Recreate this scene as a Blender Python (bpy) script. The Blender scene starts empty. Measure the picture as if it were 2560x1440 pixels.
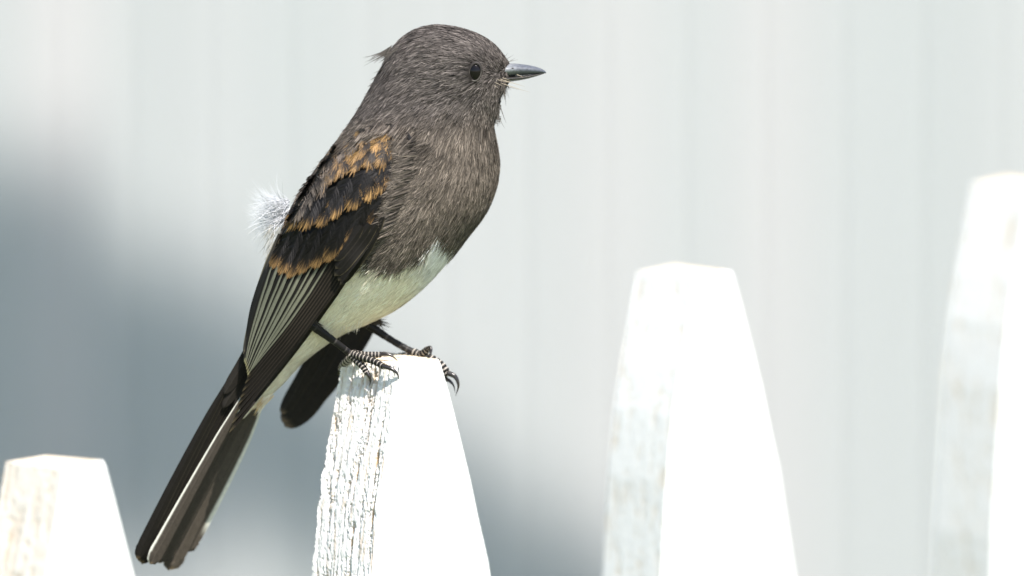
import bpy, bmesh, math, random
import numpy as np
from mathutils import Vector, Matrix, noise
from mathutils.bvhtree import BVHTree
random.seed(7)
RNG = np.random.default_rng(7)
scene = bpy.context.scene
COL = scene.collection

# ------------------------------------------------------------------ camera
DIST, PITCH, ZC = 4.0, math.radians(7.0), 1.10
FOCAL = 36.0 * DIST / 0.256
CAM = np.array([0.0, -DIST * math.cos(PITCH), ZC + DIST * math.sin(PITCH)])
FWD = np.array([0.0, math.cos(PITCH), -math.sin(PITCH)])
RIGHT = np.array([1.0, 0.0, 0.0])
UP = np.array([0.0, math.sin(PITCH), math.cos(PITCH)])
cam_data = bpy.data.cameras.new('camera')
cam = bpy.data.objects.new('camera', cam_data)
COL.objects.link(cam)
cam.location = CAM
cam.rotation_euler = (math.pi / 2 - PITCH, 0, 0)
cam_data.sensor_width = 36.0
cam_data.lens = FOCAL
cam_data.clip_start = 0.05
cam_data.clip_end = 500.0
cam_data.dof.use_dof = True
cam_data.dof.focus_distance = DIST + 0.001
cam_data.dof.aperture_fstop = 5.6
scene.camera = cam

# ------------------------------------------------------------------ sky, sun, exposure
TO_SUN = Vector((0.30, -0.60, 1.05)).normalized()
world = bpy.data.worlds.new('World')
scene.world = world
world.use_nodes = True
wn = world.node_tree
sky = wn.nodes.new('ShaderNodeTexSky')
sky.sky_type = 'NISHITA'
sky.sun_disc = False
sky.sun_elevation = math.asin(TO_SUN.z)
sky.sun_rotation = math.atan2(TO_SUN.x, TO_SUN.y)
bg = wn.nodes['Background']
bg.inputs['Strength'].default_value = 0.125
wn.links.new(sky.outputs[0], bg.inputs[0])
sun_data = bpy.data.lights.new('sun', 'SUN')
sun_data.energy = 4.6
sun_data.angle = math.radians(0.5)
sun_data.color = (1.0, 0.94, 0.885)
sun = bpy.data.objects.new('sun', sun_data)
COL.objects.link(sun)
sun.rotation_euler = TO_SUN.to_track_quat('Z', 'Y').to_euler()
sun.location = (2, -4, 6)
scene.view_settings.view_transform = 'Standard'
scene.view_settings.look = 'None'
scene.view_settings.exposure = 0.85
scene.view_settings.gamma = 1.0
scene.cycles.use_denoising = True
scene.cycles.max_bounces = 8

# ------------------------------------------------------------------ helpers
def W(p, y):
    """picture point (full-size pixels) at world depth y -> world position (arrays welcome)"""
    p = np.asarray(p, float); y = np.asarray(y, float)
    k = 36.0 / FOCAL / 2560.0
    d = FWD + RIGHT * ((p[..., 0:1] - 1280) * k) + UP * ((720 - p[..., 1:2]) * k)
    t = (y[..., None] - CAM[1]) / d[..., 1:2]
    return CAM + d * t

def to_px(v):
    v = np.asarray(v, float) - CAM
    z = v @ FWD
    k = 36.0 / FOCAL / 2560.0
    return np.stack([1280 + (v @ RIGHT) / z / k, 720 - (v @ UP) / z / k], -1)

def mat_nodes(name, rough=0.6, spec=0.3):
    m = bpy.data.materials.new(name)
    m.use_nodes = True
    b = m.node_tree.nodes['Principled BSDF']
    b.inputs['Roughness'].default_value = rough
    b.inputs['Specular IOR Level'].default_value = spec
    return m, m.node_tree, b

def mat_attr(name, rough=0.6, spec=0.3, grain=0.0, scale=3000, bump=0.0):
    """base colour from the mesh's own pigment attribute, with a fine procedural grain"""
    m, nt, b = mat_nodes(name, rough, spec)
    a = nt.nodes.new('ShaderNodeAttribute'); a.attribute_name = 'col'
    out = a.outputs['Color']
    if grain or bump:
        tc = nt.nodes.new('ShaderNodeTexCoord')
        n = nt.nodes.new('ShaderNodeTexNoise'); n.inputs['Scale'].default_value = scale
        n.inputs['Detail'].default_value = 3
        nt.links.new(tc.outputs['Object'], n.inputs['Vector'])
        if grain:
            mr = nt.nodes.new('ShaderNodeMapRange')
            mr.inputs['From Min'].default_value = 0.25; mr.inputs['From Max'].default_value = 0.75
            mr.inputs['To Min'].default_value = 1 - grain; mr.inputs['To Max'].default_value = 1 + grain
            nt.links.new(n.outputs['Fac'], mr.inputs['Value'])
            vm = nt.nodes.new('ShaderNodeVectorMath'); vm.operation = 'SCALE'
            nt.links.new(out, vm.inputs[0]); nt.links.new(mr.outputs[0], vm.inputs['Scale'])
            out = vm.outputs[0]
        if bump:
            bp = nt.nodes.new('ShaderNodeBump'); bp.inputs['Strength'].default_value = bump
            bp.inputs['Distance'].default_value = 0.0003
            nt.links.new(n.outputs['Fac'], bp.inputs['Height'])
            nt.links.new(bp.outputs[0], b.inputs['Normal'])
    nt.links.new(out, b.inputs['Base Color'])
    return m

def mesh_np(name, V, quads, cols=None, tris=None, smooth=True):
    V = np.asarray(V, np.float32).reshape(-1, 3)
    quads = np.zeros((0, 4), np.int32) if quads is None else np.asarray(quads, np.int32).reshape(-1, 4)
    tris = np.zeros((0, 3), np.int32) if tris is None else np.asarray(tris, np.int32).reshape(-1, 3)
    me = bpy.data.meshes.new(name)
    me.vertices.add(len(V)); me.vertices.foreach_set('co', V.ravel())
    nl = quads.size + tris.size
    me.loops.add(nl)
    me.loops.foreach_set('vertex_index', np.concatenate([quads.ravel(), tris.ravel()]))
    npoly = len(quads) + len(tris)
    me.polygons.add(npoly)
    starts = np.concatenate([np.arange(len(quads)) * 4, quads.size + np.arange(len(tris)) * 3]).astype(np.int32)
    me.polygons.foreach_set('loop_start', starts)
    if smooth:
        me.polygons.foreach_set('use_smooth', np.ones(npoly, bool))
    if cols is not None:
        c = np.ones((len(V), 4), np.float32); c[:, :3] = np.asarray(cols, np.float32).reshape(-1, 3)
        at = me.attributes.new('col', 'FLOAT_COLOR', 'POINT')
        at.data.foreach_set('color', c.ravel())
    me.update(calc_edges=True)
    me.validate()
    return me

def link(name, me, mat, parent=None, loc=(0, 0, 0)):
    o = bpy.data.objects.new(name, me)
    COL.objects.link(o)
    o.location = loc
    if me is not None and mat is not None and not me.materials:
        me.materials.append(mat)
    if parent is not None:
        o.parent = parent
    return o

def tag(o, label=None, cat=None, group=None, kind=None):
    if label: o['label'] = label
    if cat: o['category'] = cat
    if group: o['group'] = group
    if kind: o['kind'] = kind
    return o

def empty(name, loc):
    o = bpy.data.objects.new(name, None); COL.objects.link(o); o.location = loc
    o.empty_display_size = 0.02
    return o

def grid_quads(nu, nv, off=0, wrap=False):
    i, j = np.meshgrid(np.arange(nu - 1), np.arange(nv if wrap else nv - 1), indexing='ij')
    a = i * nv + j; b = i * nv + (j + 1) % nv
    return np.stack([a, b, b + nv, a + nv], -1).reshape(-1, 4) + off

def catmull(P, n):
    P = np.asarray(P, float)
    Q = np.vstack([2 * P[0] - P[1], P, 2 * P[-1] - P[-2]])
    m = len(P) - 1
    out = []
    for s in np.linspace(0, m, n):
        i = min(int(s), m - 1); t = s - i
        p0, p1, p2, p3 = Q[i], Q[i + 1], Q[i + 2], Q[i + 3]
        out.append(0.5 * (2 * p1 + (p2 - p0) * t + (2 * p0 - 5 * p1 + 4 * p2 - p3) * t * t + (3 * p1 - p0 - 3 * p2 + p3) * t ** 3))
    return np.array(out)

def sstep(a, b, x):
    t = np.clip((np.asarray(x, float) - a) / (b - a), 0, 1)
    return t * t * (3 - 2 * t)

def mixc(a, b, t):
    t = np.asarray(t, float)[..., None]
    return np.asarray(a, float) * (1 - t) + np.asarray(b, float) * t

def in_poly(p, poly):
    p = np.atleast_2d(p); poly = np.asarray(poly, float)
    x, y = p[:, 0], p[:, 1]; c = np.zeros(len(p), bool)
    j = len(poly) - 1
    for i in range(len(poly)):
        xi, yi = poly[i]; xj, yj = poly[j]
        hit = ((yi > y) != (yj > y)) & (x < (xj - xi) * (y - yi) / (yj - yi + 1e-12) + xi)
        c ^= hit; j = i
    return c

def frames(P):
    T = np.gradient(P, axis=0); T /= np.linalg.norm(T, axis=1)[:, None] + 1e-12
    ref = np.array([0.0, 1.0, 0.0])
    A = np.cross(T, ref)
    bad = np.linalg.norm(A, axis=1) < 1e-3
    A[bad] = np.cross(T[bad], [1.0, 0, 0])
    A /= np.linalg.norm(A, axis=1)[:, None]
    B = np.cross(T, A)
    return T, A, B

def tube(path, radii, n=40, m=14, rings=0, bump=0.12, flat=1.0):
    """swept tube: returns verts, quads, tris and the ring parameter of every vertex"""
    P = catmull(path, n)
    R = np.interp(np.linspace(0, 1, n), np.linspace(0, 1, len(radii)), radii)
    v = np.linspace(0, 1, n)
    if rings:
        R = R * (1 + bump * (np.abs(np.sin(np.pi * rings * v)) - 0.5))
    T, A, B = frames(P)
    th = np.linspace(0, 2 * np.pi, m, endpoint=False)
    V = P[:, None] + R[:, None, None] * (A[:, None] * np.cos(th)[None, :, None] + flat * B[:, None] * np.sin(th)[None, :, None])
    q = grid_quads(n, m, 0, True)
    V = V.reshape(-1, 3)
    V = np.vstack([V, P[0], P[-1]])
    k = len(V)
    tr = [[k - 2, (j + 1) % m, j] for j in range(m)] + [[k - 1, (n - 1) * m + j, (n - 1) * m + (j + 1) % m] for j in range(m)]
    vv = np.concatenate([np.repeat(v, m), [0, 1]])
    return V, q, tr, vv

# ------------------------------------------------------------------ setting: lawn
m_lawn, nt, b = mat_nodes('lawn', 0.9, 0.1)
tc = nt.nodes.new('ShaderNodeTexCoord'); n = nt.nodes.new('ShaderNodeTexNoise')
n.inputs['Scale'].default_value = 9; n.inputs['Detail'].default_value = 8
cr = nt.nodes.new('ShaderNodeValToRGB')
cr.color_ramp.elements[0].position = 0.3; cr.color_ramp.elements[0].color = (0.11, 0.142, 0.06, 1)
cr.color_ramp.elements[1].position = 0.7; cr.color_ramp.elements[1].color = (0.21, 0.235, 0.11, 1)
nt.links.new(tc.outputs['Object'], n.inputs['Vector']); nt.links.new(n.outputs['Fac'], cr.inputs[0])
nt.links.new(cr.outputs[0], b.inputs['Base Color'])
S = 150.0
tag(link('ground', mesh_np('ground', [(-S, -S, 0), (S, -S, 0), (S, S, 0), (-S, S, 0)], [(0, 1, 2, 3)]), m_lawn), kind='structure')

# ------------------------------------------------------------------ board wall behind
WALL_Y = 1.30
m_wall, nt, b = mat_nodes('painted_boards', 0.7, 0.2)
oi = nt.nodes.new('ShaderNodeObjectInfo')
cr = nt.nodes.new('ShaderNodeValToRGB'); cr.color_ramp.interpolation = 'LINEAR'
e = cr.color_ramp.elements
e[0].position = 0.0; e[0].color = (0.432, 0.452, 0.447, 1)
e[1].position = 1.0; e[1].color = (0.500, 0.490, 0.484, 1)
k_ = e.new(0.5); k_.color = (0.468, 0.476, 0.471, 1)
nt.links.new(oi.outputs['Random'], cr.inputs[0])
tc = nt.nodes.new('ShaderNodeTexCoord'); mp = nt.nodes.new('ShaderNodeMapping')
mp.inputs['Scale'].default_value = (60, 60, 3)
n = nt.nodes.new('ShaderNodeTexNoise'); n.inputs['Scale'].default_value = 1.0; n.inputs['Detail'].default_value = 5
nt.links.new(tc.outputs['Object'], mp.inputs[0]); nt.links.new(mp.outputs[0], n.inputs['Vector'])
mr = nt.nodes.new('ShaderNodeMapRange'); mr.inputs['To Min'].default_value = 0.96; mr.inputs['To Max'].default_value = 1.04
nt.links.new(n.outputs['Fac'], mr.inputs[0])
vm = nt.nodes.new('ShaderNodeVectorMath'); vm.operation = 'SCALE'
nt.links.new(cr.outputs[0], vm.inputs[0]); nt.links.new(mr.outputs[0], vm.inputs['Scale'])
nt.links.new(vm.outputs[0], b.inputs['Base Color'])
wall = empty('board_wall', (0, WALL_Y, 0))
tag(wall, 'pale painted wall of upright boards standing behind the picket fence', 'wall')
bw, bd, bh = 0.0262, 0.018, 2.6
prof = [(-bw / 2 + .0006, 0.02), (-bw / 2 + .0006, 0.0025), (-bw / 2 + .002, 0), (bw / 2 - .002, 0), (bw / 2 - .0006, 0.0025), (bw / 2 - .0006, 0.02)]
V = [(x, y, z) for z in (0.02, bh) for x, y in prof]
bme = mesh_np('board', V, [(i, i + 1, i + 7, i + 6) for i in range(5)], smooth=False)
for i in range(-55, 56):
    o = link('board', bme, m_wall, wall, (i * bw + 0.006, random.uniform(-0.002, 0.002), 0))
back = mesh_np('backing', [(-1.46, 0.016, 0.0), (1.46, 0.016, 0), (1.46, 0.016, bh + .02), (-1.46, 0.016, bh + .02),
                           (-1.46, 0.09, 0.0), (1.46, 0.09, 0), (1.46, 0.09, bh + .02), (-1.46, 0.09, bh + .02)],
               [(0, 1, 2, 3), (5, 4, 7, 6), (1, 5, 6, 2), (4, 0, 3, 7), (3, 2, 6, 7)], smooth=False)
link('backing', back, m_wall, wall)

# ------------------------------------------------------------------ picket fence
TH = math.radians(45)
EW = np.array([math.cos(TH), math.sin(TH), 0.0])       # along a picket's face
ET = np.array([-math.sin(TH), math.cos(TH), 0.0])      # through its thickness, to the back
THICK = 0.0208
m_front, nt, b = mat_nodes('white_paint', 0.5, 0.35)
b.inputs['Base Color'].default_value = (0.84, 0.84, 0.83, 1)
m_picket = mat_attr('weathered_white_wood', 0.75, 0.15, grain=0.07, scale=900, bump=0.3)

XL = ([0, 145, 234, 347, 427, 516, 900, 1400, 20000], [0, -24, -40, -57, -65, -73, -95, -105, -105])
XR = ([0, 89, 189, 310, 411, 520, 900, 1400, 20000], [96, 121, 145, 173, 193, 217, 275, 300, 300])

def noise3(x, y, z):
    return noise.noise(Vector((x, y, z)))

def make_picket(name, M, parent, origin, cell, seed, tint, wood, wear, lean=0.0, xl=XL, xr=XR, tops=(0, 0, 0, 0)):
    """M = top corner where side and face meet (world). One mesh: rough side, smooth face, top, back."""
    H = M[2] - 0.03
    fine = 0.062 if wear > .9 else 0.105
    d1 = np.arange(0, fine, cell); d2 = np.linspace(fine, H, 40)
    D = np.concatenate([d1, d2])
    U0 = np.interp(D * 1e4, *xl) / 1e4 / math.cos(TH)
    U1 = np.interp(D * 1e4, *xr) / 1e4 / math.cos(TH)
    nt_ = max(8, int(THICK / cell)); nf = max(6, int(0.03 / (cell * 2.5)))
    ts = np.linspace(0, 1, nt_); fs = np.linspace(0, 1, nf)
    Vs, Cs, Qs = [], [], []; off = 0
    topz = lambda a, t: (tops[0] * (1 - a) * (1 - t) + tops[1] * a * (1 - t) + tops[2] * (1 - a) * t + tops[3] * a * t)
    base = np.array([0.0, 0, 0])
    def P(u, t, d, zt):
        return M + EW * u + ET * t - np.array([0, 0, 1.0]) * d + np.array([0, 0, 1.0]) * zt
    white = np.array(tint); wood = np.array(wood)
    # side face (rough sawn)
    G = np.zeros((len(D), nt_, 3)); C = np.zeros((len(D), nt_, 3))
    for i, d in enumerate(D):
        zf = max(0.0, 1 - d / 0.01)
        for j, t in enumerate(ts):
            tm = t * THICK * 1000; dm = d * 1000
            streak = noise3(tm * 0.85 + seed, dm * 0.07, 1.3)
            streak2 = noise3(tm * 2.1 + seed, dm * 0.16, 7.7)
            crumb = noise3(tm * 2.6, dm * 0.5 + seed, 3.1)
            crumb2 = noise3(tm * 4.5, dm * 1.9 + seed, 9.1)
            big = noise3(tm * 0.3, dm * 0.05 + seed, 5.5)
            h = 0.55 * streak + 0.45 * streak2 + 0.42 * crumb + 0.34 * crumb2
            pit = float(sstep(0.03, 0.5, -h + 0.18 * big))
            hh = wear * (0.00048 * h - 0.00085 * pit)
            ramp = min(1.0, (t * THICK) / 0.0008)
            wob = wear * 0.0007 * (noise3(dm * 0.25, seed, 2.0) + 0.6 * noise3(dm * 1.1, seed, 4.0) + 0.5 * noise3(dm * 2.8, seed, 6.0)) * t ** 4
            G[i, j] = P(U0[i] - hh * ramp, t * THICK + wob, d, topz(0, t) * zf)
            s = float(sstep(0.2, 0.8, pit)) * (0.5 + 0.5 * float(sstep(-.1, .35, noise3(tm * .5, dm * .12, seed + 11))))
            fl = float(sstep(0.22, 0.42, noise3(tm * 1.3 + 20, dm * 0.10, seed + 3))) * 0.6 * wear
            C[i, j] = white * (1 - max(s, fl * .8)) + wood * max(s, fl * .8)
    Vs.append(G.reshape(-1, 3)); Cs.append(C.reshape(-1, 3)); Qs.append(grid_quads(len(D), nt_)[:, ::-1]); off += G.shape[0] * nt_
    # face
    G = np.zeros((len(D), nf, 3)); C = np.ones((len(D), nf, 3)) * np.array([0.84, 0.84, 0.83])
    for i, d in enumerate(D):
        zf = max(0.0, 1 - d / 0.01)
        for j, f in enumerate(fs):
            u = U0[i] + (U1[i] - U0[i]) * f
            rag = 0.00012 * wear * noise3(d * 900, seed, 8.0) * (f ** 6) 
            round_ = 0.0006 * math.exp(-d / 0.0006)
            G[i, j] = P(u + rag, round_, d, topz(f, 0) * zf)
            k = max(0.0, noise3(u * 260 + seed, d * 60, 4.4) - 0.45) * 0.25
            C[i, j] *= (1 - k)
    Vs.append(G.reshape(-1, 3)); Cs.append(C.reshape(-1, 3)); Qs.append(grid_quads(len(D), nf, off)); off += G.shape[0] * nf
    # top (end grain)
    nu = nt_ // 2 + 2
    G = np.zeros((nu, nt_, 3)); C = np.zeros((nu, nt_, 3))
    for i, f in enumerate(np.linspace(0, 1, nu)):
        for j, t in enumerate(ts):
            u = U0[0] + (U1[0] - U0[0]) * f
            edge = min(f, 1 - f, t, 1 - t)
            z = topz(f, t) + wear * 0.00022 * noise3(u * 1500, t * 30, seed) - 0.0005 * math.exp(-edge / 0.03) + 0.0002
            G[i, j] = P(u, t * THICK + 0.0004 * (1 - t), 0, z)
            C[i, j] = mixc((0.68, 0.60, 0.47), (0.52, 0.41, 0.27), float(sstep(0.1, 0.5, noise3(u * 900, t * 8, seed + 2))))
    Vs.append(G.reshape(-1, 3)); Cs.append(C.reshape(-1, 3)); Qs.append(grid_quads(nu, nt_, off)); off += nu * nt_
    # far side and back
    Dc = np.concatenate([np.arange(0, fine, 0.003), d2]); U0c = np.interp(Dc, D, U0); U1c = np.interp(Dc, D, U1)
    G = np.zeros((len(Dc), 3, 3))
    for i, d in enumerate(Dc):
        zf = max(0.0, 1 - d / 0.01)
        G[i, 0] = P(U1c[i], 0.0004, d, topz(1, 0) * zf); G[i, 1] = P(U1c[i], THICK, d, topz(1, 1) * zf); G[i, 2] = P(U0c[i], THICK, d, topz(0, 1) * zf)
    Vs.append(G.reshape(-1, 3)); Cs.append(np.ones((G.size // 3, 3)) * white); Qs.append(grid_quads(len(Dc), 3, off)); off += G.size // 3
    me = mesh_np(name, np.vstack(Vs) - origin, np.vstack(Qs), np.vstack(Cs), smooth=False)
    sm = np.zeros(len(me.polygons), bool); 
    return link(name, me, m_picket, parent)

M1 = W((1002, 913), 0.0)
forg = np.array([M1[0], M1[1], 0.0])
fence = empty('picket_fence', forg)
tag(fence, 'white painted wooden picket fence with tapered blunt tops under the small bird', 'fence')
T0 = (0, .0003, -.0006, .0004)
pick = [
    ((1002, 913), 0.0, 0.00027, 3.0, (.80, .785, .76), (.50, .345, .20), 1.0),
    ((160, 1176), -0.077, 0.0007, 14.0, (.72, .665, .585), (.60, .48, .36), 0.35),
    ((1737, 692), 0.077, 0.0007, 25.0, (.70, .705, .70), (.60, .54, .46), 0.14),
    ((2574, 470), 0.154, 0.0008, 37.0, (.68, .675, .66), (.57, .50, .40), 0.14),
    ((-600, 1390), -0.150, 0.0012, 41.0, (.76, .72, .66), (.60, .48, .36), 0.35),
    ((3340, 300), 0.231, 0.0012, 53.0, (.80, .79, .78), (.62, .52, .40), 0.35),
    ((4110, 190), 0.308, 0.0012, 59.0, (.80, .79, .78), (.62, .52, .40), 0.35),
]
for (px, Y, cell, seed, tint, wood, wear) in pick:
    tops = T0 if seed != 14.0 else (0, .0012, .0002, .0006)
    make_picket('picket', W(px, Y), fence, forg, cell, seed, tint, wood, wear, tops=tops)
# two rails and a post behind the pickets
def box_frame(name, o, ax, ay, az, sx, sy, sz, parent):
    V = []
    for k in (0, 1):
        for (i, j) in ((0, 0), (1, 0), (1, 1), (0, 1)):
            V.append(o + ax * sx * i + ay * sy * j + az * sz * k)
    q = [(0, 3, 2, 1), (4, 5, 6, 7), (0, 1, 5, 4), (1, 2, 6, 5), (2, 3, 7, 6), (3, 0, 4, 7)]
    me = mesh_np(name, np.array(V) - forg, q, np.ones((8, 3)) * .78, smooth=False)
    bm = bmesh.new(); bm.from_mesh(me)
    bmesh.ops.bevel(bm, geom=bm.edges[:], offset=0.003, segments=2, affect='EDGES')
    bm.to_mesh(me); bm.free()
    return link(name, me, m_picket, parent)
EZ = np.array([0, 0, 1.0])
for z in (0.22, 0.72):
    o0 = np.array([M1[0], M1[1], z]) + ET * (THICK + 0.0005) - EW * 0.32
    box_frame('rail', o0, EW, ET, EZ, 0.95, 0.032, 0.075, fence)
o0 = np.array([M1[0], M1[1], 0.0]) + ET * (THICK + 0.034) + EW * 0.30
box_frame('post', o0, EW, ET, EZ, 0.085, 0.085, 0.93, fence)

# ------------------------------------------------------------------ bird: trunk and head as one mesh
YB = 0.014
FOOT = W((900, 905), YB)
bird = empty('bird', FOOT)
tag(bird, 'small dark grey-brown songbird with white belly perched on the picket top', 'bird')
def part(name, V, q, mat, cols=None, parent=None, tris=None, smooth=True):
    me = mesh_np(name, np.asarray(V).reshape(-1, 3) - FOOT, q, cols, tris, smooth)
    return link(name, me, mat, bird if parent is None else parent)

SEC = np.array([  # back x, y, belly x, y, half depth (px units of 0.1 mm)
    (1276, 166, 1277, 194, 13), (1262, 144, 1266, 212, 38), (1232, 109, 1252, 240, 68), (1190, 84, 1244, 270, 90),
    (1140, 69, 1237, 298, 103), (1087, 65, 1233, 318, 110), (1032, 80, 1236, 342, 113), (985, 120, 1241, 372, 116),
    (950, 182, 1245, 404, 124), (909, 258, 1243, 440, 140), (866, 326, 1233, 484, 158), (815, 392, 1209, 536, 172),
    (772, 452, 1166, 592, 178), (735, 512, 1122, 650, 174), (705, 576, 1066, 712, 160), (682, 640, 998, 768, 140),
    (664, 705, 925, 806, 115), (650, 770, 850, 838, 92), (636, 836, 765, 898, 68), (622, 900, 700, 965, 45), (604, 965, 652, 1006, 22)], float)
NS, NR = 150, 72
sec = catmull(SEC, NS)
th = np.linspace(0, 2 * np.pi, NR, endpoint=False)
mid = (sec[:, 0:2] + sec[:, 2:4]) / 2; half = (sec[:, 2:4] - sec[:, 0:2]) / 2
# widest part of the head lies toward the cheek, of the trunk at mid height
ring_px = mid[:, None] - half[:, None] * np.cos(th)[None, :, None]
ring_y = YB + sec[:, 4][:, None] * 1e-4 * np.sin(th)[None, :]
BV = W(ring_px, ring_y)
bq = grid_quads(NS, NR, 0, True)
Vb = BV.reshape(-1, 3)
Vb = np.vstack([Vb, BV[0].mean(0), BV[-1].mean(0)])
kb = len(Vb)
btri = [[kb - 2, j, (j + 1) % NR] for j in range(NR)] + [[kb - 1, (NS - 1) * NR + (j + 1) % NR, (NS - 1) * NR + j] for j in range(NR)]
bvh = BVHTree.FromPolygons([Vector(v) for v in Vb], [tuple(map(int, f)) for f in bq] + [tuple(f) for f in btri])

BX = [820, 880, 920, 960, 1000, 1040, 1070, 1090, 1112, 1130, 1150, 1200]
BY = [640, 636, 636, 646, 650, 640, 622, 596, 568, 590, 606, 590]
DARK_H = np.array([0.082, 0.071, 0.064]); DARK_B = np.array([0.088, 0.074, 0.060])
CREAM = np.array([0.80, 0.735, 0.595]); WHITE = np.array([0.84, 0.83, 0.80])
def pigment_and_shade(p):
    """plumage colour at a picture point of the side view, neck fringe shadow painted in"""
    x, y = p[:, 0], p[:, 1]
    yb = np.interp(x, BX, BY)
    head = sstep(330, 250, y)
    c = mixc(DARK_B, DARK_H, head)
    bel = sstep(-4, 10, y - yb)
    w = mixc(CREAM, WHITE, sstep(1040, 1110, x))
    c = c * (1 - bel[:, None]) + w * bel[:, None]
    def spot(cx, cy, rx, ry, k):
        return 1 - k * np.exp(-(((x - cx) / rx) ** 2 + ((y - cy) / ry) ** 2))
    c = c * (spot(1150, 222, 38, 10, .35) * spot(1205, 150, 22, 12, .4) * spot(1080, 360, 62, 17, .68) * spot(965, 172, 40, 10, .5)  # the strongest spot paints the shadow under the neck fringe
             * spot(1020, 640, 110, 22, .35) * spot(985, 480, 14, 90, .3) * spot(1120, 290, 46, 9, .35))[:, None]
    # dorsal side stays dark all the way down to the tail
    dors = sstep(10, -14, (x - 690) * 0.55 + (y - 640) * 0.28 - 0)
    c = c * (1 - dors[:, None]) + np.array([0.07, 0.062, 0.055]) * dors[:, None]
    return c
bpx = to_px(Vb)
m_skin = mat_attr('under_plumage', 0.9, 0.05, grain=0.25, scale=2500)
bc = pigment_and_shade(bpx)
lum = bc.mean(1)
bc = np.where(lum[:, None] < 0.3, bc * 0.28, bc * 0.92)  # dark underlayer paints the shade in the gaps between strands
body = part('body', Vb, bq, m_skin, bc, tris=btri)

# ------------------------------------------------------------------ plumage strands
FLOW = np.array([
    (1268, 150, -.5, -.8), (1262, 190, -.4, .5), (1240, 120, -.75, -.6), (1200, 90, -.95, -.3), (1150, 85, -1, 0), (1080, 80, -1, .15),
    (1030, 95, -.9, .4), (985, 140, -.7, .7), (955, 190, -.65, .75), (1240, 165, -.5, -.45), (1215, 140, -.7, -.6), (1180, 130, -.95, -.25),
    (1120, 130, -1, .1), (1050, 150, -.9, .35), (1150, 175, -1, .0), (1100, 200, -.95, .25), (1020, 220, -.8, .55), (960, 260, -.75, .65),
    (1225, 195, -.7, .35), (1190, 225, -.8, .55), (1150, 220, -.9, .4), (1230, 225, -.3, .9), (1170, 260, -.6, .75), (1215, 265, -.2, 1),
    (1240, 280, .05, 1), (1120, 270, -.65, .7), (1060, 290, -.6, .75), (1000, 300, -.7, .6), (930, 310, -.75, .6), (890, 320, -.75, .65),
    (1090, 320, -.35, .9), (1030, 330, -.4, .85), (1180, 320, -.25, 1), (1235, 340, 0, 1), (1200, 400, -.12, 1), (1240, 450, -.1, 1),
    (1130, 370, -.3, .9), (1080, 360, -.7, .5), (1040, 380, -.95, .2), (1010, 410, -1, .2), (1100, 420, -.6, .75), (1060, 450, -.8, .5),
    (1000, 470, -.95, .3), (980, 530, -.9, .4), (1040, 520, -.7, .65), (1100, 500, -.4, .9), (1160, 480, -.25, 1), (1200, 540, -.3, 1),
    (1140, 570, -.3, .95), (1060, 580, -.5, .85), (1000, 590, -.75, .6), (950, 610, -.85, .5), (1000, 640, -.5, .85), (1090, 640, -.45, .9),
    (1050, 700, -.5, .8), (960, 720, -.5, .8), (880, 760, -.5, .85), (940, 790, -.5, .8), (850, 820, -.5, .8), (760, 880, -.75, .65),
    (700, 950, -.75, .7), (650, 1000, -.6, .8), (840, 380, -.65, .75), (770, 470, -.6, .8), (720, 540, -.5, .85), (680, 640, -.4, .9), (640, 820, -.35, .93)], float)
def flow(p):
    d2 = ((p[:, None] - FLOW[None, :, :2]) ** 2).sum(-1) + 60.0
    w = 1 / d2 ** 1.6
    v = (w[..., None] * FLOW[None, :, 2:]).sum(1)
    return v / (np.linalg.norm(v, axis=1)[:, None] + 1e-9)

WING_POLY = [(985, 338), (997, 400), (988, 446), (972, 500), (952, 560), (930, 606), (790, 800), (575, 1082), (604, 930), (618, 800),
             (655, 665), (700, 600), (735, 545), (790, 455), (840, 395), (880, 355), (930, 330)]
# wing surface: depth (m, relative to the bird's middle) over the side view, thin-plate through measured points
WC = np.array([(990, 400, -1.62), (930, 345, -1.40), (880, 335, -1.05), (820, 400, -1.0), (760, 470, -.85), (900, 450, -1.75), (830, 520, -1.62),
               (950, 560, -1.92), (880, 620, -1.90), (800, 600, -1.62), (735, 560, -1.05), (705, 600, -.75), (700, 690, -1.15), (650, 690, -.50),
               (780, 700, -1.55), (860, 720, -1.80), (800, 790, -1.62), (700, 800, -1.22), (625, 800, -.55), (610, 930, -.65), (650, 960, -.95), (575, 1080, -.75)], float)
def tps_fit(P, z):
    n = len(P); r2 = ((P[:, None] - P[None]) ** 2).sum(-1) / 1e4
    K = 0.5 * r2 * np.log(r2 + 1e-12) + np.eye(n) * 0.01
    A = np.zeros((n + 3, n + 3)); A[:n, :n] = K
    A[:n, n] = 1; A[:n, n + 1:] = P / 100; A[n, :n] = 1; A[n + 1:, :n] = P.T / 100
    return np.linalg.solve(A, np.concatenate([z, np.zeros(3)]))
_tw = tps_fit(WC[:, :2], WC[:, 2])
RIM = np.array([(860, 372), (880, 355), (930, 330), (985, 338), (997, 400), (988, 446), (972, 500), (952, 560), (930, 606)], float)
def rim(p):
    """feathers thin out towards the front and top rim of the folded wing"""
    return np.where(in_poly(p, WING_POLY), 0.35 + 0.65 * sstep(0, 80, rim_dist(p)), 0.12)
def rim_dist(p):
    d = np.full(len(p), 1e9)
    for a_, b_ in zip(RIM[:-1], RIM[1:]):
        ab = b_ - a_; t = np.clip(((p - a_) @ ab) / (ab @ ab), 0, 1)
        d = np.minimum(d, np.linalg.norm(p - (a_ + t[:, None] * ab), axis=1))
    return d

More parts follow.
